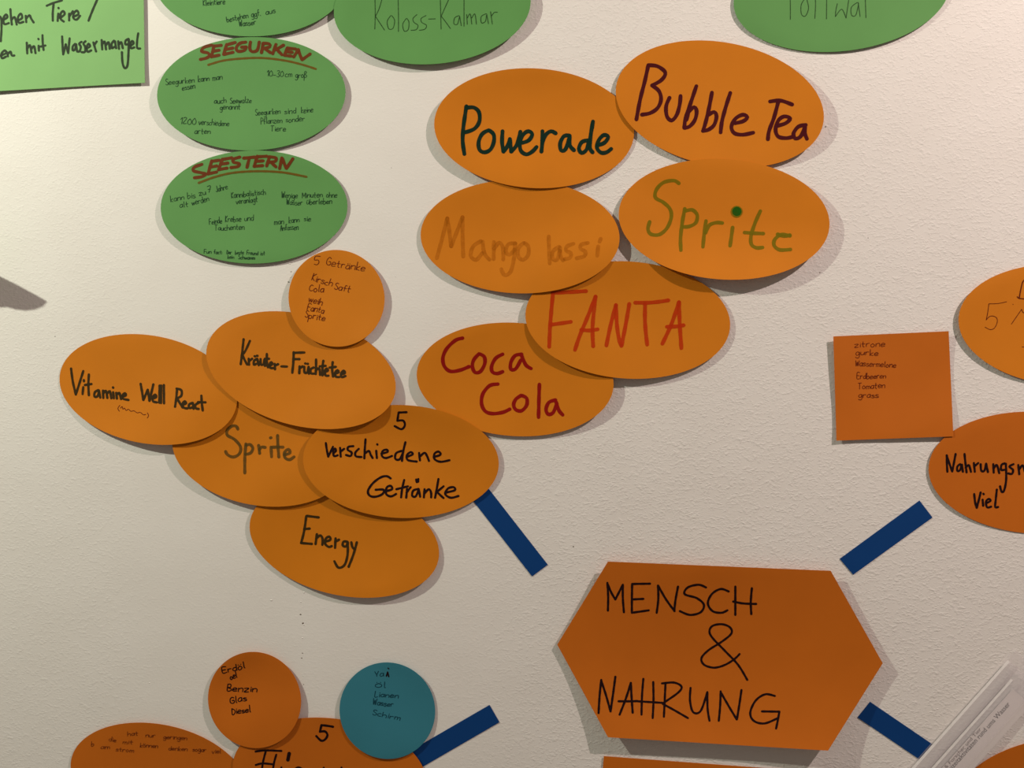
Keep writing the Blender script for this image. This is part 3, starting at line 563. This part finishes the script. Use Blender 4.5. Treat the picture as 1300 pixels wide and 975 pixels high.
# the welded seam: a narrow raised bead along the film
weld = Card(poly([sl(212, 1531.5), sl(212, 1534.5), sl(-60, 1534.5), sl(-60, 1531.5)]), (0, 0, 0, 0), 43, amp=.0001)
weld.build('weld_seam', SEAM, ''); reparent(weld)
edge = Card(poly([sl(227, 1512.5), sl(227, 1515.8), sl(-60, 1515.8), sl(-60, 1512.5)]), (0, 0, 0, 0), 44, amp=.0001)
edge.build('edge_fold', SEAM, ''); reparent(edge)
def printed(card, text, d0, d1, n_base, ink, tall=1.1, name='printed_text'):
    """set type on the slip: the font outline is meshed, laid from d0 to d1 along the sleeve"""
    cu = bpy.data.curves.new('type', 'FONT'); cu.body = text; cu.size = 1; cu.resolution_u = 3
    to = bpy.data.objects.new('type', cu); COL.objects.link(to)
    dg = bpy.context.evaluated_depsgraph_get(); me = bpy.data.meshes.new_from_object(to.evaluated_get(dg))
    bpy.data.objects.remove(to)
    xs = [v_.co.x for v_ in me.vertices]; x0, x1 = min(xs), max(xs); k = (d1-d0)/(x1-x0)
    vs = []
    for v_ in me.vertices:
        p = sl(d0+(v_.co.x-x0)*k, n_base - v_.co.y*k*tall); vs.append(P(p[0], p[1], card.h(*p)+.00012))
    fs = [tuple(p.vertices) for p in me.polygons]
    o = link_mesh(name, vs, fs, INK[ink], parent=card.o, smooth=False, origin=card.org)
    return o
printed(slip, 'Freizeitaktivitäten rund ums Wasser', 67, 187, 1552.6, 'print')
printed(slip, 'in & Forscher und Tier', 64, 139, 1546.3, 'printgrey', .78)

# ------------------------------------------------------------------ an unseen card added left of the frame, shaped to throw the sharp shadow
THICK = .00028
def caster_point(sx, sy, out):
    S = P(sx, sy, 0); B = Vector(LAMP_L); t = out/-B.y
    return S + (B-S)*t
prof = [((60,383),(60,383),.046),((54,379.5),(55,389),.046),((46,375),(45,393),.046),((36,369.5),(33,394.5),.046),((22,362),(20,393),.046),((8,355),(9,390),.045),((-8,347),(-4,391),.044),
        ((-30,336),(-24,402),.041),((-70,318),(-60,420),.033),((-110,302),(-100,436),.022),((-150,290),(-140,450),.011),((-185,282),(-175,462),.003),((-215,276),(-205,470),.0006)]
vs, fs = [], []
org = P(-260, 380, .0006)
for off in (0, THICK):
    for (a, b, o_) in prof:
        for k in range(5):
            f = k/4; vs.append(caster_point(a[0]+(b[0]-a[0])*f, a[1]+(b[1]-a[1])*f, o_)+Vector((0, off, 0)))
np_ = len(prof)*5
for i in range(len(prof)-1):
    for k in range(4):
        a = i*5+k
        fs.append((a, a+1, a+6, a+5)); fs.append((np_+a, np_+a+5, np_+a+6, np_+a+1))
for i in range(len(prof)-1):
    for k in (0, 4):
        a = i*5+k; fs.append((a, a+5, np_+a+5, np_+a))
tag(link_mesh('added_shadow_card', vs, fs, GREEN, origin=org), 'unseen green card added past the left edge, shaped to cast the sharp pointed shadow', 'card')

rnd = random.Random(5)
def nick(px, py, r, deep=False, i=0):
    c = P(px, py, 0); vs = [c+Vector((0, -r*.55, 0))]; fs = []
    for k in range(9):
        a = 2*math.pi*k/9; q_ = r*rnd.uniform(.6, 1.25); vs.append(c+Vector((q_*math.cos(a)*1.2, -.00003, q_*math.sin(a)*.8)))
        fs.append((0, 1+k, 1+(k+1) % 9))
    return link_mesh('plaster_nick', vs, fs, WALL if not deep else NICK, parent=wall, smooth=False)
NICK, nn, nl, nb = newmat('dark_pinhole'); nb.inputs['Base Color'].default_value = srgb(110, 98, 84); nb.inputs['Roughness'].default_value = .9
for (x, y, r, dp) in [(368,335,.6,0),(369.5,345,.5,1),(369,352,.35,0),(366.5,358,.6,1),(368,366,.35,0),(367,388,.5,0),(386,752,.8,0),(382,764,.6,0),(344.5,762,.8,0),(381.5,780,.6,1),(384.5,791,.8,1),(386,793,.6,0),(384,810,.6,0),(384,829,.45,1),(383,835.5,.5,1),(385,858,.4,0),(385.5,869,.35,1),(385,845,.35,0),
 (728,694,.5,1),(722,663,.3,0),(1048,161,.5,1),(1041,346,.45,1),(1093,306,.4,0),(1102,302,.4,1),(1205,183,.4,0),(497,213,.3,1),(502,351,.4,0),(132,450,.4,0),(70,427,.4,1),(61,481,.4,0),(190,867,.6,0),(1190,900,.6,0)]:
    nick(x, y, r*.0013, bool(dp))
